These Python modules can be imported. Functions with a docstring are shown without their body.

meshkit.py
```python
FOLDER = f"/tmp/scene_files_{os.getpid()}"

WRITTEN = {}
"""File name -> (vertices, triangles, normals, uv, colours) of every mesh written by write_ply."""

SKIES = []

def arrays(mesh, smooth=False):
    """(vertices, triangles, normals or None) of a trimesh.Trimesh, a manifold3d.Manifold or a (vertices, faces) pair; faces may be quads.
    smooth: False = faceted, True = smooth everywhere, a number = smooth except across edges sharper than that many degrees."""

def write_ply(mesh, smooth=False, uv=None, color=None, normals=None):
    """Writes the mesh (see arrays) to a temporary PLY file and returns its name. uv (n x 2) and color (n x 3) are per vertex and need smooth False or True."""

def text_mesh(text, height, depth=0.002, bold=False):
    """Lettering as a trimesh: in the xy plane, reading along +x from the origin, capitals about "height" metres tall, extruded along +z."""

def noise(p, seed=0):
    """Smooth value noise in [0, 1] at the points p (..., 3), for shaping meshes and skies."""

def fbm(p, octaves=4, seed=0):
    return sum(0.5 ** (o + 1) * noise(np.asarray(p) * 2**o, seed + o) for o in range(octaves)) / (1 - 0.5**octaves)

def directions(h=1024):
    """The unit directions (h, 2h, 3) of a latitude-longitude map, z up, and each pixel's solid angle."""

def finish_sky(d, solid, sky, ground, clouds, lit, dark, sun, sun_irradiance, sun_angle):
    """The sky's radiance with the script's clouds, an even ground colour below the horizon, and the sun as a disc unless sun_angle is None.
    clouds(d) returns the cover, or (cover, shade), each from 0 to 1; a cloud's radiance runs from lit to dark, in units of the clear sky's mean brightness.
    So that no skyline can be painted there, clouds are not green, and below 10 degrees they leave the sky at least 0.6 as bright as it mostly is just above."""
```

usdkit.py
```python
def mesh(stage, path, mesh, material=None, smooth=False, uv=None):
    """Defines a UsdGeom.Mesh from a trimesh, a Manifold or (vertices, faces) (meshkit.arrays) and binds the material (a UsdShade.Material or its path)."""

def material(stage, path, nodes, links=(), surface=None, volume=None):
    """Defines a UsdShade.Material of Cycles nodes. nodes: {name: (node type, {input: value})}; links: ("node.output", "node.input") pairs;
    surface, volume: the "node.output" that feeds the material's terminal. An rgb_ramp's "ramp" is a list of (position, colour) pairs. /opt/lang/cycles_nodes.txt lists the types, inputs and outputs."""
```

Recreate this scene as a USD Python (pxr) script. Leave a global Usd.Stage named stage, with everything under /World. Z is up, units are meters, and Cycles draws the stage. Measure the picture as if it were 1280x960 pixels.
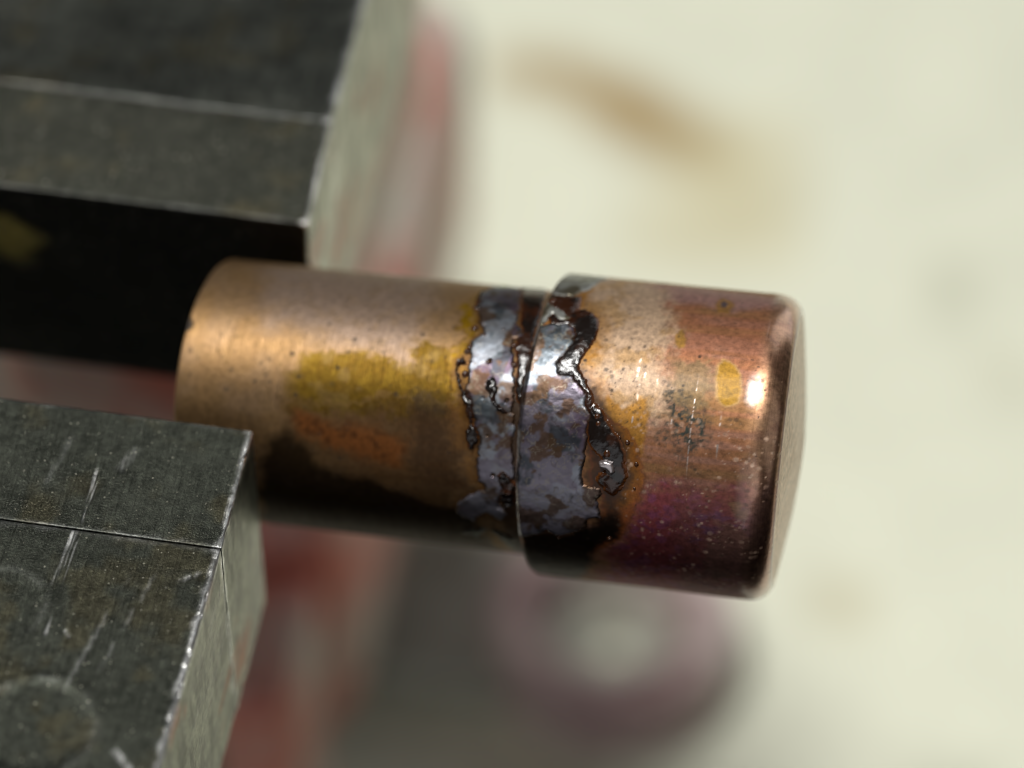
import math
import numpy as np
import trimesh
from scipy.spatial import cKDTree
import usdkit
from meshkit import noise, fbm
from pxr import Gf, Sdf, Usd, UsdGeom, UsdLux, UsdShade, Vt

T = Sdf.ValueTypeNames
stage = Usd.Stage.CreateInMemory()
UsdGeom.SetStageUpAxis(stage, UsdGeom.Tokens.z)
UsdGeom.SetStageMetersPerUnit(stage, 1.0)
UsdGeom.Xform.Define(stage, '/World')
UsdGeom.Scope.Define(stage, '/World/Looks')
MM = 0.001
LIFT = 180.0            # height of the jaw gap's middle above the bench, in mm

CAM_C = [19.2168, -163.4516, 195.0355]
CAM_R, CAM_U, CAM_B = [0.9888389, 0.1467766, 0.0255779], [-0.1285581, 0.7538042, 0.6444005], [0.0753022, -0.6404965, 0.7642603]
CAM_F, CAM_PX, CAM_PY = 3807.43, 40.334, 48.874
AXIS, AXIS_E1, AXIS_E2 = [0.987488, -0.0847264, 0.1329993], [-0.0854859, -0.9963394, 0.0], [-0.1325125, 0.0113696, 0.9911161]
TUBE_X0 = -28.928

# ------------------------------------------------------------------ camera, light, exposure
FOCUS = 239.5           # mm from the lens
FSTOP = 10.5
EXPOSURE = 0.0
cam = UsdGeom.Camera.Define(stage, '/World/camera')
right, up, back = (np.array(v) for v in (CAM_R, CAM_U, CAM_B))
pos = (np.array(CAM_C) + [0, 0, LIFT]) * MM
cam.AddTransformOp().Set(Gf.Matrix4d(*right, 0, *up, 0, *back, 0, *pos, 1))
cam.CreateHorizontalApertureAttr(36.0)
cam.CreateVerticalApertureAttr(27.0)
cam.CreateFocalLengthAttr(36.0 * CAM_F / 1280)
cam.CreateHorizontalApertureOffsetAttr(-36.0 * CAM_PX / 1280)
cam.CreateVerticalApertureOffsetAttr(36.0 * CAM_PY / 1280)
cam.CreateFocusDistanceAttr(FOCUS * MM)
cam.CreateFStopAttr(FSTOP)
cam.CreateClippingRangeAttr(Gf.Vec2f(0.01, 50))
cam.CreateExposureAttr(EXPOSURE)

def aim(prim, at, to):
    at, to = np.array(at, float), np.array(to, float)
    z = (at - to) / np.linalg.norm(at - to)
    x = np.cross([0, 1, 0.001], z); x /= np.linalg.norm(x)
    y = np.cross(z, x)
    prim.AddTransformOp().Set(Gf.Matrix4d(*x, 0, *y, 0, *z, 0, *at, 1))

lamp = UsdLux.DiskLight.Define(stage, '/World/work_lamp')
lamp.CreateRadiusAttr(0.2)
lamp.CreateIntensityAttr(57.0)
lamp.CreateColorAttr(Gf.Vec3f(1.0, 0.99, 0.96))
aim(lamp, (-0.42, 0.05, 1.51), (0.0, 0.03, 0.18))
back_fill = UsdLux.RectLight.Define(stage, '/World/back_fill_light')  # added soft fill panel behind the bench; no window is known here
back_fill.CreateWidthAttr(4.6)
back_fill.CreateHeightAttr(1.4)
back_fill.CreateIntensityAttr(0.85)
back_fill.CreateColorAttr(Gf.Vec3f(0.93, 0.97, 1.0))
aim(back_fill, (1.1, 2.5, 0.8), (0.2, 0.0, 0.4))
upper_fill = UsdLux.RectLight.Define(stage, '/World/upper_fill_light')  # added dim panel, upper right, fills the dark band at the cap corner
upper_fill.CreateWidthAttr(2.4)
upper_fill.CreateHeightAttr(2.4)
upper_fill.CreateIntensityAttr(0.22)
aim(upper_fill, (1.9, -0.9, 1.9), (0.0, 0.0, 0.2))
side = UsdLux.RectLight.Define(stage, '/World/front_fill_light')  # added fill panel in front, brightens the lower side of the cap
side.CreateWidthAttr(2.6)
side.CreateHeightAttr(1.6)
side.CreateIntensityAttr(0.8)
side.CreateColorAttr(Gf.Vec3f(0.95, 0.97, 1.0))
aim(side, (-0.6, -2.3, 0.75), (0.0, 0.0, 0.2))

# ------------------------------------------------------------------ measured shapes: stains, deposits and one painted shade area in (mm along the tube, angle round it), bench stains in mm
CAP_R, CAP_X0, CAP_X1, FILK, DOME = 12.64, 0.81, 20.75, 0.9, 1.3
BENCH_STAINS = [
    ([(-40, 230), (-36, 235), (-25, 236), (-12, 232), (1, 224), (6, 216), (0, 212), (-12, 216), (-26, 225), (-37, 227)], (0.38, 0.25, 0.09), 7, 1.0),
    ([(-3, 224), (13, 228), (20, 213), (20, 195), (1, 188), (-9, 192), (-5, 208)], (0.60, 0.52, 0.28), 13, 0.62),
    ([(42, 198), (50, 198), (52, 186), (44, 184)], (0.44, 0.44, 0.32), 6, 0.45),
    ([(28, 126), (38, 126), (38, 118), (30, 118)], (0.50, 0.42, 0.22), 5, 0.5),
    ([(46, 95), (58, 98), (60, 84), (48, 82)], (0.45, 0.46, 0.34), 6, 0.5),
    ([(52, 180), (60, 176), (62, 168), (54, 168)], (0.55, 0.53, 0.38), 5, 0.4)]
SCRATCH = [(9.9, 1.28, 1.4, 0.08), (10.2, 1.14, 1.2, 0.08), (10.5, 1.22, 0.8, 0.07), (11.6, 1.2, 0.9, 0.06), (13.2, 0.95, 0.5, 0.05), (14.8, 0.95, 4.5, 0.04), (10.05, 0.95, 0.5, 0.05), (16.8, 0.9, 2.0, 0.05)]
DROPS_TUBE = [(-4.6, 1.55, .30), (-5.06, 1.77, .24), (-3.6, 1.49, .22), (-4.53, 1.38, .24), (-4.71, 1.34, .26), (-4.45, 1.16, .30), (-0.95, 1.43, .26), (-0.58, 1.27, .28), (-1.91, 1.07, .28), (-2.2, 1.56, .20), (-2.81, 1.27, .24), (-3.47, .69, .28), (-3.47, .74, .24), (-3.35, .65, .24)]
DROPS_CAP = [(1.5, 1.76, .36), (7.24, .94, .30), (7.39, .895, .28), (8.34, .717, .34), (9.19, .825, .14), (9.87, .80, .20), (10.73, .67, .18), (10.68, .51, .12), (8.56, .113, .18), (4.3, .067, .14), (4.32, 1.66, .2)]
MARKS = {
 'tube_solder': [(-5.14,2.145),(-5.22,1.961),(-4.93,1.807),(-4.71,1.704),(-4.35,1.615),(-3.78,1.537),(-4.09,1.485),(-4.48,1.42),(-4.58,1.36),(-4.26,1.321),(-4.42,1.251),(-4.29,1.173),(-4.24,1.097),(-4.18,1.023),(-3.57,0.991),(-3.49,0.894),(-3.41,0.946),(-3.42,0.888),(-3.05,0.789),(-2.63,0.69),(-2.56,0.572),(-2.6,0.494),(-2.64,0.382),(-2.11,0.338),(-3.63,0.232),(-4.66,0.123),(-4.62,0.018),(-3.47,-0.01),(-1.98,0.099),(-1.05,0.028),(-0.2,0.104),(-1.05,0.19),(-0.78,0.302),(-0.38,0.357),(0.38,0.431),(0.29,0.509),(0.07,0.643),(0.2,0.791),(0.01,0.92),(-0.13,0.926),(-0.14,1.024),(-0.18,1.124),(-0.39,1.225),(-0.73,1.316),(-0.79,1.401),(-1.02,1.489),(-0.38,1.512),(-0.3,1.562),(-0.67,1.595),(-1.16,1.657),(-1.5,1.794),(-2.02,1.968),(-2.72,2.225),(-4.04,2.234)],
 'tube_solder_low': [(-4.63,-0.19),(-3.4,-0.261),(-2.05,-0.084),(-1.32,-0.245),(-0.46,-0.409),(-0.1,-0.186),(-1.4,-0.098),(-2.75,-0.097)],
 'tube_solder_top': [(-5.07,2.053),(-5.01,2.219),(-4.51,2.345),(-3.02,2.254),(-2.46,2.087),(-3.4,2.02),(-4.68,1.973)],
 'groove': [(-3.05,2.34),(-0.89,2.413),(0.57,1.68),(0.7,1.359),(0.5,0.969),(0.1,1.002),(-0.18,1.124),(-0.12,1.228),(-0.52,1.346),(-0.74,1.492),(-0.33,1.545),(-0.92,1.66),(-1.97,1.969)],
 'tube_flux_a': [(-4.63,1.249),(-5.15,1.231),(-5.17,1.178),(-4.84,1.117),(-4.49,1.045),(-4.09,1.011),(-3.57,0.991),(-3.45,0.858),(-3.72,0.856),(-4.17,0.973),(-4.81,1.067),(-5.31,1.176),(-5.31,1.242),(-4.86,1.288)],
 'tube_flux_b': [(-3.87,0.971),(-3.46,0.975),(-3.33,0.889),(-3.38,0.786),(-3.04,0.775),(-2.81,0.704),(-3.09,0.619),(-3.42,0.623),(-3.64,0.695),(-3.77,0.753),(-3.46,0.785),(-3.66,0.885)],
 'tube_flux_c': [(-2.58,1.139),(-2.05,1.157),(-1.48,1.073),(-1.58,1.01),(-1.14,0.953),(-0.39,0.912),(-0.78,0.896),(-1.55,0.949),(-2.06,1.006),(-2.46,1.077)],
 'tube_flux_d': [(-1.12,0.447),(-0.7,0.483),(0.22,0.413),(0.38,0.366),(0.3,0.208),(-0.4,0.161),(-0.91,0.283),(-0.71,0.37)],
 'tube_flux_e': [(-5.53,1.97),(-5.21,2.049),(-4.75,1.81),(-4.76,1.744),(-5.23,1.758),(-5.22,1.826)],
 'tube_halo': [(-5.37,2.243),(-6.02,1.944),(-6.38,1.784),(-6.13,1.558),(-5.18,1.473),(-5.84,1.347),(-6.67,1.283),(-5.78,1.133),(-5.75,0.959),(-4.62,0.847),(-0.9,0.882),(-4.1,2.157)],
 'tube_halo2': [(-5.86,0.953),(-5.47,0.781),(-4.84,0.609),(-3.98,0.557),(-3.74,0.336),(-2.49,0.316),(-2.88,0.981)],
 'yellow': [(-19.54,0.965),(-18.89,1.061),(-18.1,1.169),(-17.56,1.203),(-16.03,1.247),(-14.57,1.232),(-13.83,1.259),(-13.08,1.199),(-12.3,1.216),(-11.03,1.191),(-9.61,1.186),(-8.67,1.214),(-9.13,1.326),(-8.28,1.386),(-7.17,1.347),(-6.1,1.318),(-5.64,1.206),(-5.35,1.063),(-5.18,0.959),(-19.35,0.826),(-5.32,0.949),(-5.39,0.822),(-8.27,0.794),(-12.66,0.795),(-17.06,0.774),(-19.24,0.711),(-19.44,0.901)],
 'burnt': [(-18.04,0.765),(-14.53,0.692),(-11.11,0.704),(-8.63,0.62),(-9.09,0.414),(-12.51,0.447),(-14.97,0.49),(-16.45,0.542),(-18.19,0.591)],
 'brownmid': [(-19.33,0.817),(-16.08,0.784),(-10.29,0.86),(-5.44,0.863),(-4.0,0.558),(-3.57,0.258),(-5.21,0.069),(-10.27,0.146),(-14.1,0.259),(-17.45,0.464),(-19.2,0.647)],
 'shade_film': [(-19.19,0.625),(-17.44,0.51),(-16.02,0.337),(-14.06,0.31),(-12.08,0.308),(-10.21,0.202),(-7.79,0.164),(-4.92,0.103),(-3.14,-0.028),(-1.02,-0.752),(-0.76,-1.003),(-23.92,-1.004),(-21.33,0.25),(-20.67,0.544)],
 'greyright': [(-8.48,0.961),(-5.56,0.946),(-5.31,0.738),(-4.23,0.534),(-3.81,0.255),(-7.71,0.259),(-8.6,0.511)],
 'lilac': [(-25.21,2.111),(-19.88,2.271),(-10.2,2.412),(-8.67,1.793),(-9.15,1.408),(-9.5,1.225),(-12.79,1.25),(-15.36,1.302),(-17.96,1.357),(-20.13,1.397),(-21.73,1.38)],
 'nick': [(-29.34,1.384),(-29.0,1.442),(-28.34,1.332),(-28.71,1.278),(-29.27,1.292)],
 'cap_solder': [(1.08,1.508),(2.04,1.558),(3.14,1.561),(4.06,1.539),(4.53,1.421),(3.99,1.329),(3.46,1.265),(3.53,1.207),(4.81,1.185),(5.63,1.125),(6.2,1.043),(6.55,0.96),(6.41,1.014),(6.62,0.94),(6.67,0.789),(6.47,0.66),(6.48,0.502),(7.55,0.498),(7.97,0.455),(7.64,0.431),(8.03,0.259),(6.87,0.246),(6.67,0.179),(4.43,0.082),(3.45,0.106),(1.01,0.018),(0.75,0.014),(1.03,0.336),(1.0,0.611),(0.74,0.865),(0.78,0.891),(0.72,1.007),(0.85,1.289),(1.0,1.44)],
 'cap_solder_top': [(0.78,1.871),(0.58,2.081),(0.69,2.341),(4.6,2.273),(3.86,1.961),(2.95,1.849),(1.72,1.841)],
 'cap_solder_mid': [(0.89,1.639),(0.93,1.78),(1.48,1.74),(2.79,1.678),(3.51,1.622),(3.22,1.581),(2.26,1.578),(1.81,1.634),(1.31,1.524),(1.04,1.521)],
 'cap_solder_spot': [(7.7,0.664),(8.25,0.682),(8.94,0.675),(9.09,0.605),(8.81,0.587),(8.3,0.618),(7.81,0.626)],
 'cap_flux': [(3.66,1.664),(4.39,1.697),(5.27,1.611),(5.77,1.5),(5.71,1.407),(5.22,1.304),(4.9,1.266),(5.01,1.22),(5.71,1.148),(6.31,1.054),(6.99,0.943),(6.86,0.992),(7.61,0.935),(8.67,0.818),(9.44,0.711),(9.71,0.585),(9.34,0.502),(8.95,0.457),(8.36,0.506),(7.86,0.541),(8.01,0.569),(8.82,0.577),(8.29,0.637),(8.08,0.686),(7.38,0.744),(6.91,0.791),(6.62,0.94),(6.41,1.014),(6.55,0.96),(6.2,1.043),(5.63,1.125),(4.81,1.185),(4.12,1.188),(3.26,1.205),(3.47,1.288),(4.13,1.355),(4.53,1.434),(4.2,1.54),(3.55,1.562),(2.32,1.556),(1.84,1.603),(2.04,1.629),(2.51,1.588),(3.49,1.584),(3.67,1.616),(2.79,1.678),(1.48,1.74),(0.95,1.82),(1.75,1.831),(3.34,1.813),(3.7,1.742)],
 'cap_flux_low': [(1.03,0.038),(3.45,0.106),(4.43,0.082),(6.67,0.179),(8.03,0.259),(9.2,0.332),(9.83,0.248),(8.42,0.097),(6.94,-0.039),(6.27,-0.252),(3.96,-0.695),(1.57,-0.735),(0.33,-0.538),(0.75,-0.14)],
 'cap_halo': [(4.39,2.345),(3.86,1.961),(3.55,1.837),(3.86,1.691),(5.25,1.595),(5.86,1.501),(6.37,1.388),(6.1,1.276),(5.19,1.257),(5.26,1.166),(6.68,1.004),(7.32,0.945),(7.73,1.051),(9.89,1.031),(10.45,1.074),(11.23,1.004),(11.13,0.864),(11.0,0.699),(10.77,0.568),(8.83,0.55),(6.82,0.916),(6.29,1.039),(4.36,1.203),(3.96,1.365),(3.96,1.659)],
 'cap_orange': [(7.06,0.969),(8.45,0.917),(9.63,0.889),(10.57,0.796),(11.19,0.662),(11.23,0.465),(10.5,0.286),(9.45,0.145),(8.18,0.019),(6.91,-0.061),(6.41,0.071),(7.85,0.225),(8.22,0.436),(7.22,0.509),(7.0,0.791)],
 'cap_dark': [(6.64,0.927),(7.67,0.898),(8.64,0.78),(9.55,0.686),(9.83,0.506),(9.44,0.334),(8.78,0.137),(6.91,-0.061),(5.35,0.019),(6.85,0.214),(8.03,0.259),(7.89,0.433),(6.73,0.491),(6.64,0.661)],
 'cap_pale': [(2.42,2.329),(7.16,2.427),(10.65,1.942),(12.07,1.481),(10.98,1.353),(12.77,1.182),(12.96,1.083),(11.98,0.94),(9.98,0.923),(7.7,0.989),(5.65,1.224),(3.93,1.683)],
 'cap_red': [(10.72,1.974),(14.82,1.804),(19.22,2.054),(21.21,1.741),(21.15,1.364),(19.05,1.344),(17.05,1.41),(13.69,1.393),(12.37,1.484)],
 'cap_pink': [(7.22,2.19),(13.06,2.233),(19.02,2.139),(19.75,1.962),(15.91,1.868),(13.9,1.914),(10.5,1.884),(7.62,1.89)],
 'cap_grey': [(12.46,1.179),(14.59,1.121),(16.0,1.022),(16.31,0.82),(14.79,0.807),(12.25,0.858),(11.96,0.952),(15.2,0.721),(14.06,0.771),(12.89,0.845)],
 'cap_olive': [(12.32,1.38),(15.57,1.382),(16.25,1.212),(15.94,1.059),(14.12,1.043),(12.92,1.107)],
 'cap_oval': [(16.12,1.277),(16.05,1.33),(16.14,1.37),(16.48,1.392),(16.86,1.393),(17.25,1.376),(17.57,1.331),(17.77,1.252),(17.89,1.163),(17.76,1.114),(17.34,1.093),(16.83,1.093),(16.44,1.137),(16.24,1.206)],
 'cap_ring': [(14.5,1.924),(14.82,2.045),(15.74,1.994),(16.19,1.912),(15.85,1.83),(15.06,1.83)],
 'cap_ringdot': [(14.84,1.945),(15.04,1.99),(15.49,1.957),(15.51,1.9),(15.13,1.894)],
 'cap_spot': [(12.09,1.561),(12.44,1.607),(13.09,1.539),(13.17,1.477),(12.75,1.457),(12.33,1.499)],
 'cap_maroon': [(10.41,0.286),(11.63,0.528),(13.62,0.584),(16.56,0.561),(20.21,0.606),(21.51,0.48),(21.14,-0.05),(18.72,-0.471),(12.19,-0.537),(6.07,-0.698),(8.21,-0.087)],
 'cap_violet': [(15.71,0.256),(16.01,0.413),(17.25,0.399),(18.48,0.411),(19.37,0.485),(20.13,0.691),(20.74,0.498),(20.49,0.189),(20.01,0.151),(18.65,0.316),(17.26,0.344),(16.31,0.202),(15.82,0.132)],
 'cap_tanpatch': [(16.29,0.138),(17.26,0.344),(18.8,0.29),(19.73,0.241),(20.0,0.118),(19.21,-0.126),(16.97,-0.166),(15.95,-0.091)],
 'cap_tanspot': [(17.98,0.498),(18.59,0.516),(18.77,0.454),(19.38,0.472),(19.1,0.39),(18.49,0.371),(18.09,0.421)],
 'cap_fillet': [(19.05,1.344),(21.15,1.364),(21.06,1.803),(22.76,1.466),(22.5,0.873),(21.24,0.398),(21.63,0.716),(21.82,1.017),(21.75,0.867),(19.86,1.092)],
}

# ------------------------------------------------------------------ helpers
used = {}
def path_of(name, parent):
    base = (parent.GetPath().pathString if parent else '/World') + '/' + name
    n = used.get(base, 0); used[base] = n + 1
    return base if n == 0 else f'{base}_{n:03d}'

def tag(prim, label=None, category=None, kind=None, group=None):
    for k, v in (('label', label), ('category', category), ('kind', kind), ('group', group)):
        if v:
            prim.SetCustomDataByKey(k, v)
    return prim

def thing(name, label, category, loc):
    x = UsdGeom.Xform.Define(stage, path_of(name, None))
    x.AddTranslateOp().Set(Gf.Vec3d(*[float(c) * MM for c in np.array(loc) + [0, 0, LIFT]]))
    used[x.GetPath().pathString + '#'] = np.array(loc, float)
    return tag(x.GetPrim(), label, category)

def origin_of(prim):
    while prim and prim.GetPath().pathString != '/World':
        o = used.get(prim.GetPath().pathString + '#')
        if o is not None:
            return o + [0, 0, LIFT]
        prim = prim.GetParent()
    return np.zeros(3)

def put(name, v, f, mat, parent=None, smooth=True, **attrs):
    """One Mesh prim from vertices in mm (jaw-gap frame) and faces; attrs are per-vertex primvars."""
    v = np.asarray(v, float) + [0, 0, LIFT] - origin_of(parent)
    f = np.asarray(f, int)
    if f.shape[1] == 4:
        f = np.vstack([f[:, [0, 1, 2]], f[:, [0, 2, 3]]])
    m = usdkit.mesh(stage, path_of(name, parent), (v * MM, f), mat, smooth=smooth)
    api = UsdGeom.PrimvarsAPI(m)
    for k, a in attrs.items():
        a = np.asarray(a, np.float32)
        if a.ndim == 2:
            api.CreatePrimvar(k, T.Color3fArray if k == 'col' else T.Float3Array, 'vertex').Set(Vt.Vec3fArray.FromNumpy(a))
        else:
            api.CreatePrimvar(k, T.FloatArray, 'vertex').Set(Vt.FloatArray.FromNumpy(a))
    return m.GetPrim()

def sstep(a, b, x):
    t = np.clip((x - a) / (b - a), 0, 1)
    return t * t * (3 - 2 * t)

def mixc(c, target, k):
    return c + (np.asarray(target, float) - c) * np.asarray(k)[:, None]

def nz(p, scale, seed=0, octaves=4):
    return fbm(np.asarray(p) * np.asarray(scale, float) + 37.1, octaves, seed)

def sdf(P, poly):
    """Signed distance (negative inside) of 2-D points to a closed polygon."""
    poly = np.asarray(poly, float)
    lo, hi = poly.min(0) - 2.5, poly.max(0) + 2.5
    out = np.full(len(P), 9.0)
    sel = np.nonzero(((P > lo) & (P < hi)).all(1))[0]
    q = P[sel]
    d = np.full(len(q), 1e9); inside = np.zeros(len(q), bool)
    for a, b in zip(poly, np.roll(poly, -1, 0)):
        e = b - a
        t = np.clip(((q - a) @ e) / max(e @ e, 1e-12), 0, 1)
        w = q - a - t[:, None] * e
        d = np.minimum(d, (w * w).sum(1))
        hit = ((a[1] > q[:, 1]) != (b[1] > q[:, 1]))
        with np.errstate(divide='ignore', invalid='ignore'):
            xx = (b[0] - a[0]) * (q[:, 1] - a[1]) / (b[1] - a[1]) + a[0]
        inside ^= hit & (q[:, 0] < xx)
    d = np.sqrt(d)
    out[sel] = np.where(inside, -d, d)
    return out

# ------------------------------------------------------------------ materials
def L(n):
    return '/World/Looks/' + n

# bare and oxidised metal: colour, roughness and metalness come with the mesh, fine grain from noise along and across the turning lines
def turned_metal(name, brush, speck, aniso, streak=0.10):
    return usdkit.material(stage, L(name), {
        'c': ('attribute', {'attribute': 'col'}), 'ct': ('attribute', {'attribute': 'coat'}), 'r': ('attribute', {'attribute': 'rgh'}), 'm': ('attribute', {'attribute': 'met'}),
        's': ('attribute', {'attribute': 'surf'}), 't': ('attribute', {'attribute': 'tang'}),
        'map': ('mapping', {'scale': (9.0, 0.35, 0.35)}), 'n1': ('noise_texture', {'scale': 1.0, 'detail': 5, 'roughness': 0.65}),
        'n2': ('noise_texture', {'scale': 6.0, 'detail': 4, 'roughness': 0.7}),
        'n3': ('noise_texture', {'scale': 2.2, 'detail': 6, 'roughness': 0.72}),
        'rm': ('map_range', {'from_min': 0.32, 'from_max': 0.68, 'to_min': 1 - speck, 'to_max': 1 + speck, 'clamp': True}),
        'k': ('mix_color', {'blend_type': 'multiply', 'fac': 1.0, 'use_clamp': False}),
        'rr': ('map_range', {'from_min': 0.3, 'from_max': 0.7, 'to_min': -streak, 'to_max': streak}), 'ra': ('math', {'math_type': 'add', 'use_clamp': True}),
        'h': ('math', {'math_type': 'multiply_add', 'value2': 0.55}),
        'b': ('bump', {'strength': brush, 'distance': 0.00006}),
        'p': ('principled_bsdf', {'anisotropic': aniso, 'coat_roughness': 0.17})},
        [('s.vector', 'map.vector'), ('map.vector', 'n1.vector'), ('s.vector', 'n2.vector'), ('s.vector', 'n3.vector'),
         ('n3.fac', 'rm.value'), ('c.color', 'k.a'), ('rm.result', 'k.b'), ('k.result', 'p.base_color'),
         ('n1.fac', 'rr.value'), ('rr.result', 'ra.value1'), ('r.fac', 'ra.value2'), ('ra.value', 'p.roughness'), ('m.fac', 'p.metallic'),
         ('n2.fac', 'h.value1'), ('n1.fac', 'h.value3'), ('h.value', 'b.height'), ('b.normal', 'p.normal'), ('t.vector', 'p.tangent'), ('ct.fac', 'p.coat_weight')],
        surface='p.BSDF')

copper = turned_metal('copper', 0.62, 0.24, 0.6, 0.13)
cap_copper = turned_metal('cap_copper', 0.035, 0.36, 0.3, 0.03)

solder = usdkit.material(stage, L('solder'), {
    'c': ('attribute', {'attribute': 'col'}), 'r': ('attribute', {'attribute': 'rgh'}), 's': ('attribute', {'attribute': 'surf'}),
    'n': ('noise_texture', {'scale': 0.45, 'detail': 3.5, 'roughness': 0.45, 'distortion': 1.2}),
    'b': ('bump', {'strength': 0.22, 'distance': 0.0003}), 'p': ('principled_bsdf', {'metallic': 0.85})},
    [('s.vector', 'n.vector'), ('n.fac', 'b.height'), ('b.normal', 'p.normal'), ('c.color', 'p.base_color'), ('r.fac', 'p.roughness')], surface='p.BSDF')

flux = usdkit.material(stage, L('burnt_flux'), {
    'c': ('attribute', {'attribute': 'col'}), 's': ('attribute', {'attribute': 'surf'}),
    'n': ('noise_texture', {'scale': 3.0, 'detail': 4, 'roughness': 0.6}),
    'b': ('bump', {'strength': 0.12, 'distance': 0.0002}),
    'p': ('principled_bsdf', {'roughness': 0.23, 'ior': 1.5, 'coat_weight': 0.12, 'coat_roughness': 0.12})},
    [('s.vector', 'n.vector'), ('n.fac', 'b.height'), ('b.normal', 'p.normal'), ('b.normal', 'p.coat_normal'), ('c.color', 'p.base_color')], surface='p.BSDF')

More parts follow.
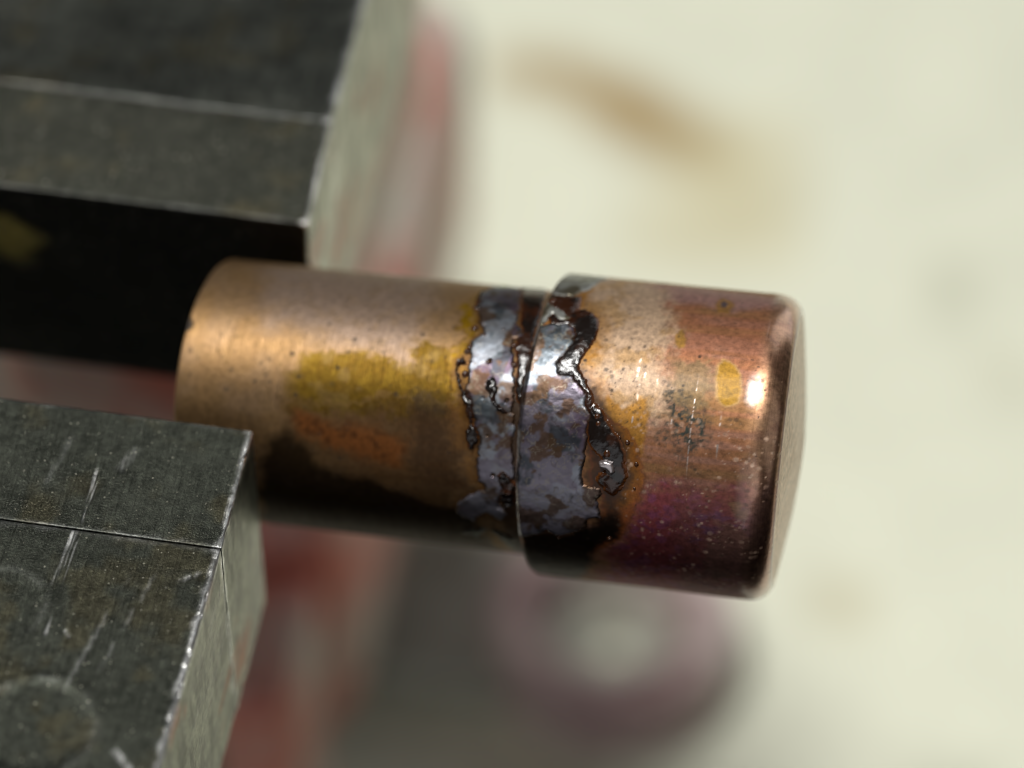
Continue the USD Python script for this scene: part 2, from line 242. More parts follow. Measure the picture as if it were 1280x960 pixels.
steel = usdkit.material(stage, L('worn_steel'), {
    'c': ('attribute', {'attribute': 'col'}), 'ct': ('attribute', {'attribute': 'coat'}), 'r': ('attribute', {'attribute': 'rgh'}), 'm': ('attribute', {'attribute': 'met'}), 's': ('attribute', {'attribute': 'surf'}),
    'map': ('mapping', {'scale': (5.0, 0.25, 0.6), 'rotation': (0, 0, 0.12)}), 'n1': ('noise_texture', {'scale': 1.0, 'detail': 6, 'roughness': 0.7}),
    'n2': ('noise_texture', {'scale': 5.0, 'detail': 3, 'roughness': 0.7}), 'n3': ('noise_texture', {'scale': 1.3, 'detail': 8, 'roughness': 0.8}),
    'v': ('voronoi_texture', {'scale': 3.6}), 'vs': ('map_range', {'from_min': -0.06, 'from_max': 0.02, 'to_min': 1.0, 'to_max': 0.0, 'clamp': True}),
    'vc': ('separate_color', {}), 'vp': ('math', {'math_type': 'power', 'value2': 5.0}), 'vd': ('math', {'math_type': 'multiply_add', 'value2': -0.38}), 'wn': ('noise_texture', {'scale': 0.7, 'detail': 4}), 'gr': ('map_range', {'from_min': 0.35, 'from_max': 0.65, 'to_min': 0.78, 'to_max': 1.25, 'clamp': True}), 'k2': ('mix_color', {'blend_type': 'multiply', 'fac': 1.0, 'use_clamp': False}), 'bm': ('attribute', {'attribute': 'bmp'}), 'bs': ('math', {'math_type': 'multiply', 'value2': 0.6}), 'wr': ('map_range', {'from_min': 0.40, 'from_max': 0.62, 'clamp': True}),
    'sp': ('math', {'math_type': 'multiply'}),
    'rm': ('map_range', {'from_min': 0.3, 'from_max': 0.7, 'to_min': 0.4, 'to_max': 1.75, 'clamp': True}),
    'k': ('mix_color', {'blend_type': 'multiply', 'fac': 1.0, 'use_clamp': False}),
    'w': ('mix_color', {'b': (0.32, 0.31, 0.25)}),
    'h': ('math', {'math_type': 'multiply_add', 'value2': 0.7}), 'b': ('bump', {'strength': 0.6, 'distance': 0.00012}),
    'h2': ('math', {'math_type': 'multiply_add', 'value2': 0.6}),
    'ra': ('math', {'math_type': 'multiply_add', 'value2': 0.25, 'use_clamp': True}), 'r0': ('math', {'math_type': 'subtract', 'value2': 0.12}),
    'p': ('principled_bsdf', {})},
    [('s.vector', 'map.vector'), ('map.vector', 'n1.vector'), ('s.vector', 'n2.vector'), ('s.vector', 'n3.vector'), ('s.vector', 'v.vector'), ('s.vector', 'wn.vector'),
     ('v.color', 'vc.color'), ('vc.r', 'vp.value1'), ('vp.value', 'vd.value1'), ('v.distance', 'vd.value3'), ('vd.value', 'vs.value'), ('n1.fac', 'gr.value'), ('bm.fac', 'bs.value1'), ('bs.value', 'b.strength'), ('wn.fac', 'wr.value'), ('vs.result', 'sp.value1'), ('wr.result', 'sp.value2'),
     ('n3.fac', 'rm.value'), ('c.color', 'k.a'), ('rm.result', 'k.b'), ('k.result', 'k2.a'), ('gr.result', 'k2.b'), ('k2.result', 'w.a'), ('sp.value', 'w.fac'), ('w.result', 'p.base_color'),
     ('n2.fac', 'h.value1'), ('n1.fac', 'h.value3'), ('sp.value', 'h2.value1'), ('h.value', 'h2.value3'), ('h2.value', 'b.height'), ('b.normal', 'p.normal'),
     ('r.fac', 'r0.value1'), ('n1.fac', 'ra.value1'), ('r0.value', 'ra.value3'), ('ra.value', 'p.roughness'), ('m.fac', 'p.metallic')], surface='p.BSDF')

def painted(name, ramp, scale, rough):
    return usdkit.material(stage, L(name), {
        'g': ('geometry', {}), 'n': ('noise_texture', {'scale': scale, 'detail': 6, 'roughness': 0.65}),
        'r': ('rgb_ramp', {'ramp': ramp}), 'b': ('bump', {'strength': 0.3, 'distance': 0.0006}),
        'p': ('principled_bsdf', {'roughness': rough})},
        [('g.position', 'n.vector'), ('n.fac', 'r.fac'), ('n.fac', 'b.height'), ('b.normal', 'p.normal'), ('r.color', 'p.base_color')], surface='p.BSDF')

red_paint = painted('red_paint', [(0.32, (0.06, 0.048, 0.04)), (0.44, (0.24, 0.22, 0.18)), (0.52, (0.34, 0.21, 0.18)), (0.60, (0.36, 0.07, 0.042)), (0.72, (0.26, 0.05, 0.035))], 44, 0.5)
lightened_red_paint = painted('lightened_red_paint', [(0.40, (0.62, 0.16, 0.11)), (0.50, (0.56, 0.30, 0.25)), (0.60, (0.50, 0.46, 0.40))], 55, 0.45)  # red lightened: light put into the paint of parts under the jaws
faded_paint = painted('faded_paint', [(0.34, (0.22, 0.11, 0.115)), (0.50, (0.44, 0.33, 0.32)), (0.64, (0.62, 0.57, 0.52))], 42, 0.5)
bar_steel = painted('greased_steel', [(0.36, (0.20, 0.18, 0.13)), (0.62, (0.42, 0.43, 0.37))], 60, 0.4)
shade_black = painted('shade_black', [(0.36, (0.012, 0.012, 0.018)), (0.62, (0.05, 0.045, 0.05))], 30, 0.55)  # near-black colour that stands in for shade

# ------------------------------------------------------------------ the bench
def bench_colour():
    return usdkit.material(stage, L('bench_paint'), {
        'c': ('attribute', {'attribute': 'col'}), 'g': ('geometry', {}), 'n': ('noise_texture', {'scale': 60, 'detail': 6, 'roughness': 0.65}),
        'm': ('map_range', {'from_min': 0.3, 'from_max': 0.7, 'to_min': 0.93, 'to_max': 1.05}), 'k': ('mix_color', {'blend_type': 'multiply', 'fac': 1.0, 'use_clamp': False}),
        'p': ('principled_bsdf', {'roughness': 0.55})},
        [('g.position', 'n.vector'), ('n.fac', 'm.value'), ('c.color', 'k.a'), ('m.result', 'k.b'), ('k.result', 'p.base_color')], surface='p.BSDF')

BZ = -LIFT
xs = np.concatenate([np.linspace(-1500, -160, 12), np.linspace(-150, 170, 161), np.linspace(180, 1500, 12)])
ys = np.concatenate([np.linspace(-25, -5, 3), np.linspace(0, 340, 171), np.linspace(350, 1700, 14)])
X, Y = np.meshgrid(xs, ys, indexing='ij')
V = np.stack([X.ravel(), Y.ravel(), np.full(X.size, BZ)], 1)
ny = len(ys)
i = (np.arange(len(xs) - 1)[:, None] * ny + np.arange(ny - 1)[None]).ravel()
F = np.stack([i, i + ny, i + ny + 1, i + 1], 1)
col = np.tile([0.80, 0.815, 0.66], (len(V), 1))
P2 = V[:, :2] + 9 * (np.stack([nz(V, 0.03, 5), nz(V, 0.03, 6)], 1) - 0.5)
for poly, c, soft, a in BENCH_STAINS:
    col = mixc(col, c, a * sstep(soft, -soft, sdf(P2, poly)) * (0.75 + 0.5 * nz(V, 0.08, 8)))
col = col * (0.95 + 0.1 * nz(V, 0.015, 9))[:, None]
put('workbench_top', V, F, bench_colour(), None, True, col=col)
tag(stage.GetPrimAtPath('/World/workbench_top'), 'cream painted bench top with a brown stain, far below the vise', None, 'structure')

# ------------------------------------------------------------------ boxes with worn, rounded edges
def lines(lo, hi, step, r):
    e = r * np.array([0, 0.12, 0.3, 0.55, 0.85, 1.2, 1.8])
    n = max(2, int(round((hi - lo - 2 * e[-1]) / step)) + 1)
    return np.concatenate([lo + e[:-1], np.linspace(lo + e[-1], hi - e[-1], n), (hi - e[:-1])[::-1]])

def block(lo, hi, gx, gy, gz, rfun):
    """Closed box surface on the given grid lines, edges rounded by rfun(points) (mm). Returns v, f, source face normal axis."""
    G = [gx, gy, gz]; vs, fs, n0 = [], [], 0
    for ax in range(3):
        a, b = [(1, 2), (2, 0), (0, 1)][ax]
        for side in (0, 1):
            A_, B_ = np.meshgrid(G[a], G[b], indexing='ij')
            p = np.empty((A_.size, 3)); p[:, a] = A_.ravel(); p[:, b] = B_.ravel(); p[:, ax] = (lo, hi)[side][ax]
            nb = len(G[b]); k = (np.arange(len(G[a]) - 1)[:, None] * nb + np.arange(nb - 1)[None]).ravel()
            q = np.stack([k, k + nb, k + nb + 1, k + 1], 1)
            if side == 0: q = q[:, ::-1]
            vs.append(p); fs.append(q + n0); n0 += len(p)
    v, f = np.vstack(vs), np.vstack(fs)
    key = np.round(v / 1e-4).astype(np.int64)
    _, first, inv = np.unique(key, axis=0, return_index=True, return_inverse=True)
    v, f = v[first], inv.ravel()[f]
    r = rfun(v)[:, None]
    c = np.clip(v, np.array(lo) + r, np.array(hi) - r)
    d = v - c
    n = d / np.maximum(np.linalg.norm(d, axis=1, keepdims=True), 1e-9)
    # how near an edge: second smallest distance to the faces
    dist = np.sort(np.minimum(v - lo, np.array(hi) - v), axis=1)[:, 1]
    return c + n * r, f, n, dist

def jaw(name, lo, hi, dense_x, step, r0, rn, seed, parent, slope=0.0, pivot=0.0, dents=(), scratches=(), wear=0.5, fine=None, base=(0.034, 0.037, 0.029), seam=None, extra=None, label=None):
    gx = np.concatenate([np.linspace(lo[0], dense_x, 30)[:-1], lines(dense_x - 2, hi[0], step, 0.35)[7:]])
    if fine:
        gx = np.unique(np.round(np.concatenate([gx[(gx < fine[0]) | (gx > fine[1])], np.arange(fine[0], fine[1], 0.07)]), 4))
    gy, gz = lines(lo[1], hi[1], step, 0.35), lines(lo[2], hi[2], step * 1.6, 0.35)
    def rf(v):
        n = nz(v, (0.5, 0.5, 0.5), seed, 4); m = nz(v, (1.6, 1.6, 1.6), seed + 3, 3)
        if seam is not None:
            n = n * 0.6; m = m * np.where(np.abs(v[:, 1] - seam) < 1, 0.5, 1)
        return np.clip(r0 * (0.6 if seam is None else np.where(np.abs(v[:, 1] - seam) < 1, 0.45, 1)) + rn * (sstep(0.5, 0.75, n) + 0.8 * sstep(0.55, 0.8, m)), 0.05, 1.4)
    v, f, n, dist = block(lo, hi, gx, gy, gz, rf)
    bumpy = (nz(v, 0.6, seed + 1) - 0.5) * 0.06 + (nz(v, 2.5, seed + 2, 3) - 0.5) * 0.035
    top = sstep(0.6, 0.9, n[:, 2])
    w = np.zeros(len(v))
    for (x, y, rad, depth) in dents:
        x, y = x - 0.7, y + 1.75
        q = np.hypot(v[:, 0] - x, (v[:, 1] - y)) / rad * (0.9 + 0.2 * nz(v, 0.8, 77))
        bumpy += top * (-depth * sstep(1.0, 0.82, q) + 0.35 * depth * np.exp(-((q - 1.06) / 0.07) ** 2))
        w = np.maximum(w, 0.03 * top * np.exp(-((q - 1.0) / 0.08) ** 2) * sstep(0.42, 0.6, nz(v, 0.7, 12)))
    for (x0, y0, x1, y1, wid, s_) in scratches:
        x0, x1, y0, y1 = x0 - 0.7, x1 - 0.7, y0 + 1.75, y1 + 1.75
        e = np.array([x1 - x0, y1 - y0]); l2 = e @ e
        t = ((v[:, :2] - [x0, y0]) @ e) / l2
        dd = np.abs((v[:, 0] - x0) * e[1] - (v[:, 1] - y0) * e[0]) / math.sqrt(l2)
        k = sstep(wid, wid * 0.35, dd) * sstep(0, 0.2, t) * sstep(1, 0.8, t) * top
        w = np.maximum(w, s_ * k * np.clip(3.2 * nz(v, (4.5, 0.25, 0.5), 31, 3) - 1.1, 0, 1)); bumpy -= 0.04 * k
    v = v + n * bumpy[:, None]
    lam = (v[:, 2] - lo[2]) / (hi[2] - lo[2])
    v[:, 2] += slope * (v[:, 1] - pivot) * lam
    # edges are rubbed to bright metal
    edge = sstep(1.0, 0.1, dist / (0.10 + wear * nz(v, 0.9, seed + 5))) * (0.35 + 0.65 * sstep(0.35, 0.65, nz(v, 0.5, seed + 6, 4)))
    right_edge = sstep(hi[0] - 0.9, hi[0] - 0.5, v[:, 0])
    edge = edge * (0.10 + 0.90 * right_edge)
    w = np.maximum(w, edge)
    tone = 0.75 + 0.5 * nz(v, 0.25, seed + 7)
    c = np.asarray(base) * tone[:, None]
    c = mixc(c, (0.06, 0.05, 0.024), 0.4 * sstep(0.5, 0.72, nz(v, 0.35, seed + 8)))
    rgh = 0.41 + 0.12 * (nz(v, 0.5, seed + 9) - 0.5) + 0.26 * (nz(v, 0.11, seed + 16, 2) - 0.5); met = np.full(len(v), 0.88); rgh = rgh - 0.08 * sstep(0.4, 0.65, nz(v, (0.16, 0.5, 0.5), seed + 15))
    if extra:
        c, rgh, met = extra(v, n, c, rgh, met)
    c = mixc(c, (0.74, 0.74, 0.73), w); rgh = rgh * (1 - w) + 0.28 * w; met = np.maximum(met, w)
    p = put(name, v, f, steel, parent, True, col=c, rgh=rgh, met=met, surf=v + [seed * 13.0, 0, 0], bmp=1 - 0.75 * sstep(0.6, 0.9, n[:, 0]) - 0.5 * w)
    return tag(p, label)

def rust(v, n, c, rgh, met, ends=1.0):
    """Rust bloom and grey grease film on the sawn ends (the faces that look along +x)."""
    e = sstep(0.6, 0.9, n[:, 0])
    c = mixc(c, np.array([0.40, 0.405, 0.33]) * ends, 0.9 * e)
    c = mixc(c, (0.10, 0.10, 0.08), 0.7 * e * sstep(0.5, 0.62, nz(v, (0.5, 1.4, 0.22), 92)))
    k = e * sstep(0.55, 0.68, nz(v, (0.3, 0.16, 0.16), 91))
    c = mixc(c, (0.42, 0.13, 0.045), 0.75 * k)
    met = met + (0.75 - met) * e - 0.5 * k; rgh = rgh + 0.02 * e
    return c, rgh, met

GN, GF, ZT = 9.6, 13.75, 5.89
vise = thing('bench_vise', 'red bench vise with two worn steel jaws around the left end of the copper tube', 'vise', (-72, 60, -LIFT))
XE = -22.5
near = jaw('moving_jaw', (-130, -80, -16.9), (XE - 0.05, -GN - 12.06, 5.54), -56, 0.24, 0.38, 0.8, 3, vise, wear=1.3, seam=-GN - 12.06, fine=(-36.5, -32),
           dents=((-31.8, -42.0, 4.4, 0.10), (-37.5, -31.5, 3.6, 0.03)),
           scratches=((-33.2, -22.5, -33.5, -30.8, 0.28, 1.0), (-33.6, -23.0, -34.0, -29.5, 0.22, 0.8), (-28.0, -26, -31, -40, 0.22, 0.12), (-26.0, -25, -28.6, -37, 0.22, 0.12), (-33.4, -31.6, -33.3, -34.0, 0.2, 0.6), (-32.0, -33, -31.4, -33.8, 0.2, 0.4), (-24.6, -27.2, -22.3, -25.6, 0.3, 0.2), (-25.8, -43, -23.4, -45.5, 0.3, 0.4)), extra=lambda *a: rust(*a, ends=0.72))
def smear_and_grip_shade(v, n, c, rgh, met):
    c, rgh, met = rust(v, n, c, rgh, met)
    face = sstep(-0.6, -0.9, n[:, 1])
    c = mixc(c, (0.012, 0.011, 0.010), 0.95 * face); met = met * (1 - face) + 0.95 * face; rgh = rgh + 0.15 * face  # grip face blackened: shade of the gap is put into its colour
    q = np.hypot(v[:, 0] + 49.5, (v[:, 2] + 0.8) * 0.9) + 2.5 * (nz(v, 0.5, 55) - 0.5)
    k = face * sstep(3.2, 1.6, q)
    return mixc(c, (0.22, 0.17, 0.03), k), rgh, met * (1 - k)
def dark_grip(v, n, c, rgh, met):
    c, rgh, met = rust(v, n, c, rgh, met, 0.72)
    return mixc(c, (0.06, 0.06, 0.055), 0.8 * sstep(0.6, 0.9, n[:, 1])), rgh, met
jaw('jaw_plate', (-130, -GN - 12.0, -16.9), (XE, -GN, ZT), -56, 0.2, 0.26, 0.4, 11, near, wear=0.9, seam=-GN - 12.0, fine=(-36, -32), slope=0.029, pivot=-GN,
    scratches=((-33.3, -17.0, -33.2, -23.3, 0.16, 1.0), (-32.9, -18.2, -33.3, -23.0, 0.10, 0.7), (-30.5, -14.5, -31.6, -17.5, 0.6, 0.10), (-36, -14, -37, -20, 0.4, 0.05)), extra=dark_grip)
far = jaw('fixed_jaw', (-130, GF + 10.78, -18), (XE - 0.15, 82, 7.66), -60, 0.35, 0.45, 0.2, 23, vise, wear=1.0, base=(0.050, 0.053, 0.045), extra=rust)  # steel colour lightened to put light into the jaw top
jaw('jaw_plate', (-130, GF, -16.9), (XE - 0.15, GF + 10.72, ZT), -60, 0.3, 0.16, 0.2, 29, far, slope=0.1665, pivot=GF, base=(0.025, 0.026, 0.020), extra=smear_and_grip_shade)  # bevel colour darkened to offset the lamp falling on it

# the casting under the jaws
def rbox(lo, hi, r):
    lo, hi = np.array(lo, float), np.array(hi, float)
    g = [np.unique(np.concatenate([a + r * np.array([0, .15, .45, 1.0]), [(a + b) / 2], b - r * np.array([1.0, .45, .15, 0])])) for a, b in zip(lo, hi)]
    v, f, n, d = block(lo, hi, *g, lambda p: np.full(len(p), r))
    return v, f
def box(name, lo, hi, r, m, parent, label=None):
    v, f = rbox(lo, hi, r)
    return tag(put(name, v, f, m, parent), label)
def turned(name, cx, cy, prof, m, parent, n=96, label=None):
    a = np.linspace(0, 2 * np.pi, n + 1)[:-1]
    pr = np.array(prof, float)
    pts = np.stack([cx + pr[:, :1] * np.cos(a), cy + pr[:, :1] * np.sin(a), np.broadcast_to(pr[:, 1:], (len(pr), n))], -1).reshape(-1, 3)
    k, j = np.meshgrid(np.arange(len(pr)), np.arange(n), indexing='ij')
    k2, j2 = (k + 1) % len(pr), (j + 1) % n
    return tag(put(name, pts, np.stack([k * n + j, k * n + j2, k2 * n + j2, k2 * n + j], -1).reshape(-1, 4)[:, ::-1], m, parent, 40), label)
B0 = -LIFT + 0.3
cast = box('casting', (-122, 62, -150.5), (-31, 165, -99), 9, lightened_red_paint, vise)
box('column', (-118, 60, -98.6), (-66, 110, -18.3), 6, lightened_red_paint, cast)
box('slide_bar', (-124, -76, -46), (-100, 59.5, -18.4), 3, red_paint, vise)
base = turned('base', -113, 108, [(20, B0), (72, B0), (76, B0 + 4), (76, B0 + 22), (70, B0 + 29), (20, B0 + 29.5)], bar_steel, vise)
box('base_flange', (-37.5, 93, B0), (-14, 122, B0 + 9), 3, bar_steel, base)
turned('mounting_lug', -1, 107, [(10, B0), (18.5, B0), (19.3, B0 + 3), (19.3, B0 + 8), (17.5, B0 + 12), (13, B0 + 12), (10.5, B0 + 9)], faded_paint, base, 72)
turned('base_shade_block', -52, 46, [(0.5, B0 + 29.6), (8, B0 + 29.6), (8, B0 + 40), (6, B0 + 42), (0.5, B0 + 42)], shade_black, base, 6)  # invented dark block, put here to imitate shade by the base
turned('hole_shade_disc', -1, 107, [(3, B0 + 0.2), (9.6, B0 + 0.2), (9.6, B0 + 2.4), (3, B0 + 2.4)], bar_steel, base, 48)  # invented disc: its grey stands in for shade inside the lug hole
box('rib', (-45, 40, B0 + 29.6), (-34, 61.5, -106), 4, lightened_red_paint, base)
box('jaw_neck', (-65.5, 40, -62), (-27, 100, -18.3), 6, lightened_red_paint, cast)


# ------------------------------------------------------------------ the soldered copper tube and its cap
AX = np.array(AXIS); E1 = np.array(AXIS_E1); E2 = np.array(AXIS_E2)
RT, RC = 11.1, CAP_R
XL, XC, XEND = TUBE_X0, CAP_X0, CAP_X1
def on(x, t, r):
    x, t, r = np.broadcast_arrays(x, t, r)
    return x[..., None] * AX + r[..., None] * (np.cos(t)[..., None] * E1 + np.sin(t)[..., None] * E2)
def around(t):
    return -np.sin(t)[..., None] * E1 + np.cos(t)[..., None] * E2
TH = np.concatenate([np.arange(-0.95, 2.75, 0.0085), np.linspace(2.76, 2 * np.pi - 0.96, 60)])
def strip_faces(nx, nt, closed):
    i, j = np.meshgrid(np.arange(nx - 1), np.arange(nt if closed else nt - 1), indexing='ij')
    j2 = (j + 1) % nt
    return np.stack([i * nt + j, (i + 1) * nt + j, (i + 1) * nt + j2, i * nt + j2], -1).reshape(-1, 4)

stub = thing('copper_tube', 'stained copper tube stub with a soldered end cap, held in the vise jaws', 'copper tube', (0, 0, 0))

def wrap(t):
    return np.where(t > np.pi, t - 2 * np.pi, t)
class Painter:
    """Stains of the oxide skin, with some painted shade and reflection: colour, roughness, metalness over a surface given by axial mm and arc mm."""
    def __init__(s, x, t, R, col, rgh, met):
        s.R = R; s.P = np.stack([x, wrap(t) * R], 1); s.P3 = np.stack([x, R * np.cos(t), R * np.sin(t)], 1)
        n = len(x); s.c = np.tile(np.asarray(col, float), (n, 1)); s.r = np.full(n, float(rgh)); s.m = np.full(n, float(met))
        s.w1 = np.stack([nz(s.P3, 0.55, 101) - 0.5, nz(s.P3, 0.55, 102) - 0.5], 1)
        s.w2 = np.stack([nz(s.P3, 2.4, 103, 3) - 0.5, nz(s.P3, 2.4, 104, 3) - 0.5], 1)
    def d(s, name, a1=0.8, a2=0.35):
        q = np.asarray(MARKS[name], float) * [1, s.R]
        return sdf(s.P + 2 * a1 * s.w1 + 2 * a2 * s.w2, q)
    def mask(s, name, soft=0.4, a1=0.8, a2=0.35, grow=0.0):
        return sstep(soft, -soft, s.d(name, a1, a2) - grow)
    def put(s, k, col=None, rgh=None, met=None):
        if col is not None: s.c = mixc(s.c, col, k)
        if rgh is not None: s.r = s.r + (rgh - s.r) * k
        if met is not None: s.m = s.m + (met - s.m) * k
    def pits(s, count, lo, hi, seed, col=(0.05, 0.03, 0.015), a=0.85, where=1.0):
        rng = np.random.default_rng(seed)
        q = np.stack([rng.uniform(s.P[:, 0].min(), s.P[:, 0].max(), count), rng.uniform(-0.9 * s.R, 2.7 * s.R, count)], 1)
        rad = lo + (hi - lo) * rng.random(count) ** 3
        d, i = cKDTree(q).query(s.P + 0.10 * s.w2, k=2)
        k = np.max(sstep(rad[i] * 1.25, rad[i] * 0.6, d) * rng.uniform(0.35, 1, count)[i], axis=1) * a * where
        s.put(k, col, 0.5, 0.3)

# --- tube
xt = np.concatenate([np.arange(XL + 0.35, 3.0, 0.095), np.linspace(3.2, 9.0, 12)])
xs_ = np.concatenate([[9.0, XL + 0.6, XL + 0.05, XL, XL + 0.08, XL + 0.2], xt])
rs_ = np.concatenate([[RT - 1.1, RT - 1.1, RT - 1.05, RT - 0.9, RT - 0.35, RT - 0.12], np.full(len(xt), RT)])
Xg, Tg = np.meshgrid(xs_, TH, indexing='ij'); Rg = np.broadcast_to(rs_[:, None], Xg.shape)
x, t, r = Xg.ravel(), Tg.ravel(), Rg.ravel().copy()
p = Painter(x, t, RT, (0.66, 0.41, 0.18), 0.38, 0.92)
n1 = nz(p.P3, 0.35, 1); n2 = nz(p.P3, 1.5, 2)
p.put(0.5 * sstep(0.4, 0.7, n1), (0.66, 0.45, 0.26))
p.put(0.75 * p.mask('lilac', 1.6), (0.72, 0.56, 0.44), 0.44)
p.put(0.22 * sstep(0.5, 0.65, n2), (0.60, 0.38, 0.14))
ky = p.mask('yellow', 0.45, 0.9, 0.7) * (0.7 + 0.6 * (nz(p.P3, (0.8, 1.2, 1.2), 6) - 0.2)) * sstep(-21.5, -17, x)
p.put(np.clip(1.15 * ky, 0, 0.95), (0.42, 0.255, 0.022), 0.38, 0.9)
p.put(0.6 * ky * sstep(0.42, 0.62, nz(p.P3, (0.7, 1, 1), 7)), (0.28, 0.16, 0.02))
p.put(0.5 * ky * sstep(0.48, 0.66, nz(p.P3, (3.0, 1.2, 1.2), 17, 3)), (0.24, 0.12, 0.015))
p.put(0.45 * ky * sstep(0.5, 0.35, nz(p.P3, 0.7, 18)), (0.52, 0.36, 0.14))
p.put(0.85 * p.mask('greyright', 1.3, 1.1, 0.8), (0.11, 0.08, 0.055), 0.42, 0.8)
kh = p.mask('tube_halo', 0.35, 0.9, 0.6)
p.put(0.85 * kh * (0.4 + 1.0 * sstep(0.35, 0.6, nz(p.P3, 1.3, 15))), (0.52, 0.30, 0.03), 0.33, 0.8)
p.put(0.8 * np.exp(-(p.d('tube_halo', 0.9, 0.6) / 0.13) ** 2) * sstep(0.4, 0.6, nz(p.P3, 0.8, 14)), (0.22, 0.10, 0.015))
p.put(0.8 * p.mask('tube_halo2', 0.6, 0.9, 0.7), (0.34, 0.15, 0.03), 0.3, 0.7)
for nm in ('tube_solder', 'tube_flux_a', 'tube_flux_b'):
    p.put(0.85 * sstep(0.75, 0.0, p.d(nm, 0.35, 0.3)), (0.20, 0.085, 0.014), 0.28, 0.6)
km = p.mask('brownmid', 1.2, 1.0, 0.8)
p.put(0.75 * km * (0.6 + 0.6 * nz(p.P3, (0.5, 1.6, 1.6), 25)), (0.21, 0.10, 0.035), 0.4, 0.85)
p.put(0.5 * p.mask('burnt', 1.3, 1.2, 0.9), (0.40, 0.18, 0.05))
p.put(0.85 * p.mask('burnt', 0.7), (0.50, 0.17, 0.04), 0.36, 0.85)
p.put(0.5 * p.mask('burnt', 0.5) * sstep(0.52, 0.62, nz(p.P3, 1.7, 9)), (0.12, 0.05, 0.02))
kl = p.mask('shade_film', 0.7)
p.put(0.85 * kl, (0.032, 0.018, 0.010), 0.40, 0.95)  # underside shade painted into the colour, together with a dark flux film
kline = np.exp(-(p.d('shade_film', 0.8, 0.5) / 0.16) ** 2) * sstep(-13, -9, x)
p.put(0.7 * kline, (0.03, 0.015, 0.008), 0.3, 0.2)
p.put(p.mask('groove', 0.25, 0.3, 0.3), (0.022, 0.012, 0.006), 0.25, 0.1)
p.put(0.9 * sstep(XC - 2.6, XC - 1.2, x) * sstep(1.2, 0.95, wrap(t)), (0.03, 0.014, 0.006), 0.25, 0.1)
p.put(0.9 * p.mask('nick', 0.15, 0.1, 0.1), (0.02, 0.02, 0.02), 0.5, 0.0)
p.pits(420, 0.06, 0.26, 21); p.pits(900, 0.05, 0.16, 22, a=0.5)
p.pits(2600, 0.05, 0.17, 23, a=0.7, where=sstep(-14, -4, x) * sstep(0.42, 0.58, nz(p.P3, 0.5, 24)))
p.put((x > 6) * 1.0, (0.4, 0.2, 0.1))
p.put((r < RT - 0.5) * 1.0, (0.10, 0.06, 0.03), 0.6, 0.3)
r += np.where(r > RT - 0.2, (nz(p.P3, 0.4, 31) - 0.5) * 0.05 + (nz(p.P3, 2.2, 32, 3) - 0.5) * 0.012 - 0.25 * p.mask('nick', 0.15, 0.1, 0.1), 0)
p.r = p.r + 0.19; p.c = p.c * [0.53, 0.51, 0.52]
F = strip_faces(len(xs_), len(TH), True)
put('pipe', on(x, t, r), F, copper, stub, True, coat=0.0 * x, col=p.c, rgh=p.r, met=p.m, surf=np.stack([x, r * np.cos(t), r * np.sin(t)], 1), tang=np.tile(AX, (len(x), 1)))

# --- cap: rim, side, rounded corner and shallow domed end
FIL = 1.9
prof = [(XC + 5, RT + 0.06), (XC + 0.6, RT + 0.08), (XC + 0.12, RT + 0.22), (XC, RT + 0.5), (XC + 0.02, RC - 0.45), (XC + 0.15, RC - 0.16), (XC + 0.42, RC - 0.02)]
prof += [(q, RC) for q in np.arange(XC + 0.6, XEND - FIL, 0.095)]
prof += [(XEND - FIL + FIL * math.sin(a), RC - FIL * FILK * (1 - math.cos(a))) for a in np.linspace(0, math.radians(76), 46)]
x0_, r0_ = prof[-1]
prof += [(x0_ + DOME * (1 - (1 - s) ** 1.6), r0_ * (1 - s)) for s in np.linspace(0.012, 1.0, 60)]
prof = np.array(prof)
lens = np.concatenate([[0], np.cumsum(np.hypot(*np.diff(prof, axis=0).T))])
k0 = 7; lens = lens - lens[k0] + prof[k0, 0]
Xg, Tg = np.meshgrid(prof[:, 0], TH, indexing='ij'); Rg = np.broadcast_to(prof[:, 1][:, None], Xg.shape); Sg = np.broadcast_to(lens[:, None], Xg.shape)
x, t, r, s = Xg.ravel(), Tg.ravel(), Rg.ravel().copy(), Sg.ravel()
p = Painter(s, t, RC, (0.54, 0.27, 0.13), 0.40, 0.85)
p.P3 = np.stack([x, r * np.cos(t), r * np.sin(t)], 1)
q1, q2, q3 = nz(p.P3, 0.3, 41), nz(p.P3, 1.2, 42), nz(p.P3, 4.0, 43, 3)
kst = nz(p.P3, (0.12, 1.3, 1.3), 58, 3)
p.put(0.55 * sstep(0.5, 0.66, kst), (0.62, 0.36, 0.26)); p.put(0.45 * sstep(0.5, 0.36, kst), (0.46, 0.30, 0.10))
p.put(0.5 * p.mask('cap_red', 2.4, 1.6, 1.4) * (0.55 + 0.6 * kst + 0.3 * q3), (0.58, 0.24, 0.12), 0.32)
p.put(0.6 * p.mask('cap_pink', 0.7), (0.64, 0.42, 0.40), 0.32)
p.put(0.95 * p.mask('cap_maroon', 1.4, 1.0, 1.0), (0.46, 0.105, 0.12), 0.28, 0.9)
p.put(0.5 * p.mask('cap_maroon', 0.9) * sstep(0.48, 0.62, nz(p.P3, 1.4, 44)), (0.42, 0.14, 0.30), 0.3)
p.put(0.9 * p.mask('cap_pale', 1.3, 1.0, 1.0), (0.84, 0.66, 0.43), 0.40)
p.put(0.5 * p.mask('cap_pale', 0.8) * sstep(0.5, 0.68, nz(p.P3, 0.8, 45)), (0.62, 0.38, 0.10))
p.put(0.8 * p.mask('cap_olive', 0.6, 0.9, 0.8), (0.36, 0.27, 0.13), 0.38)
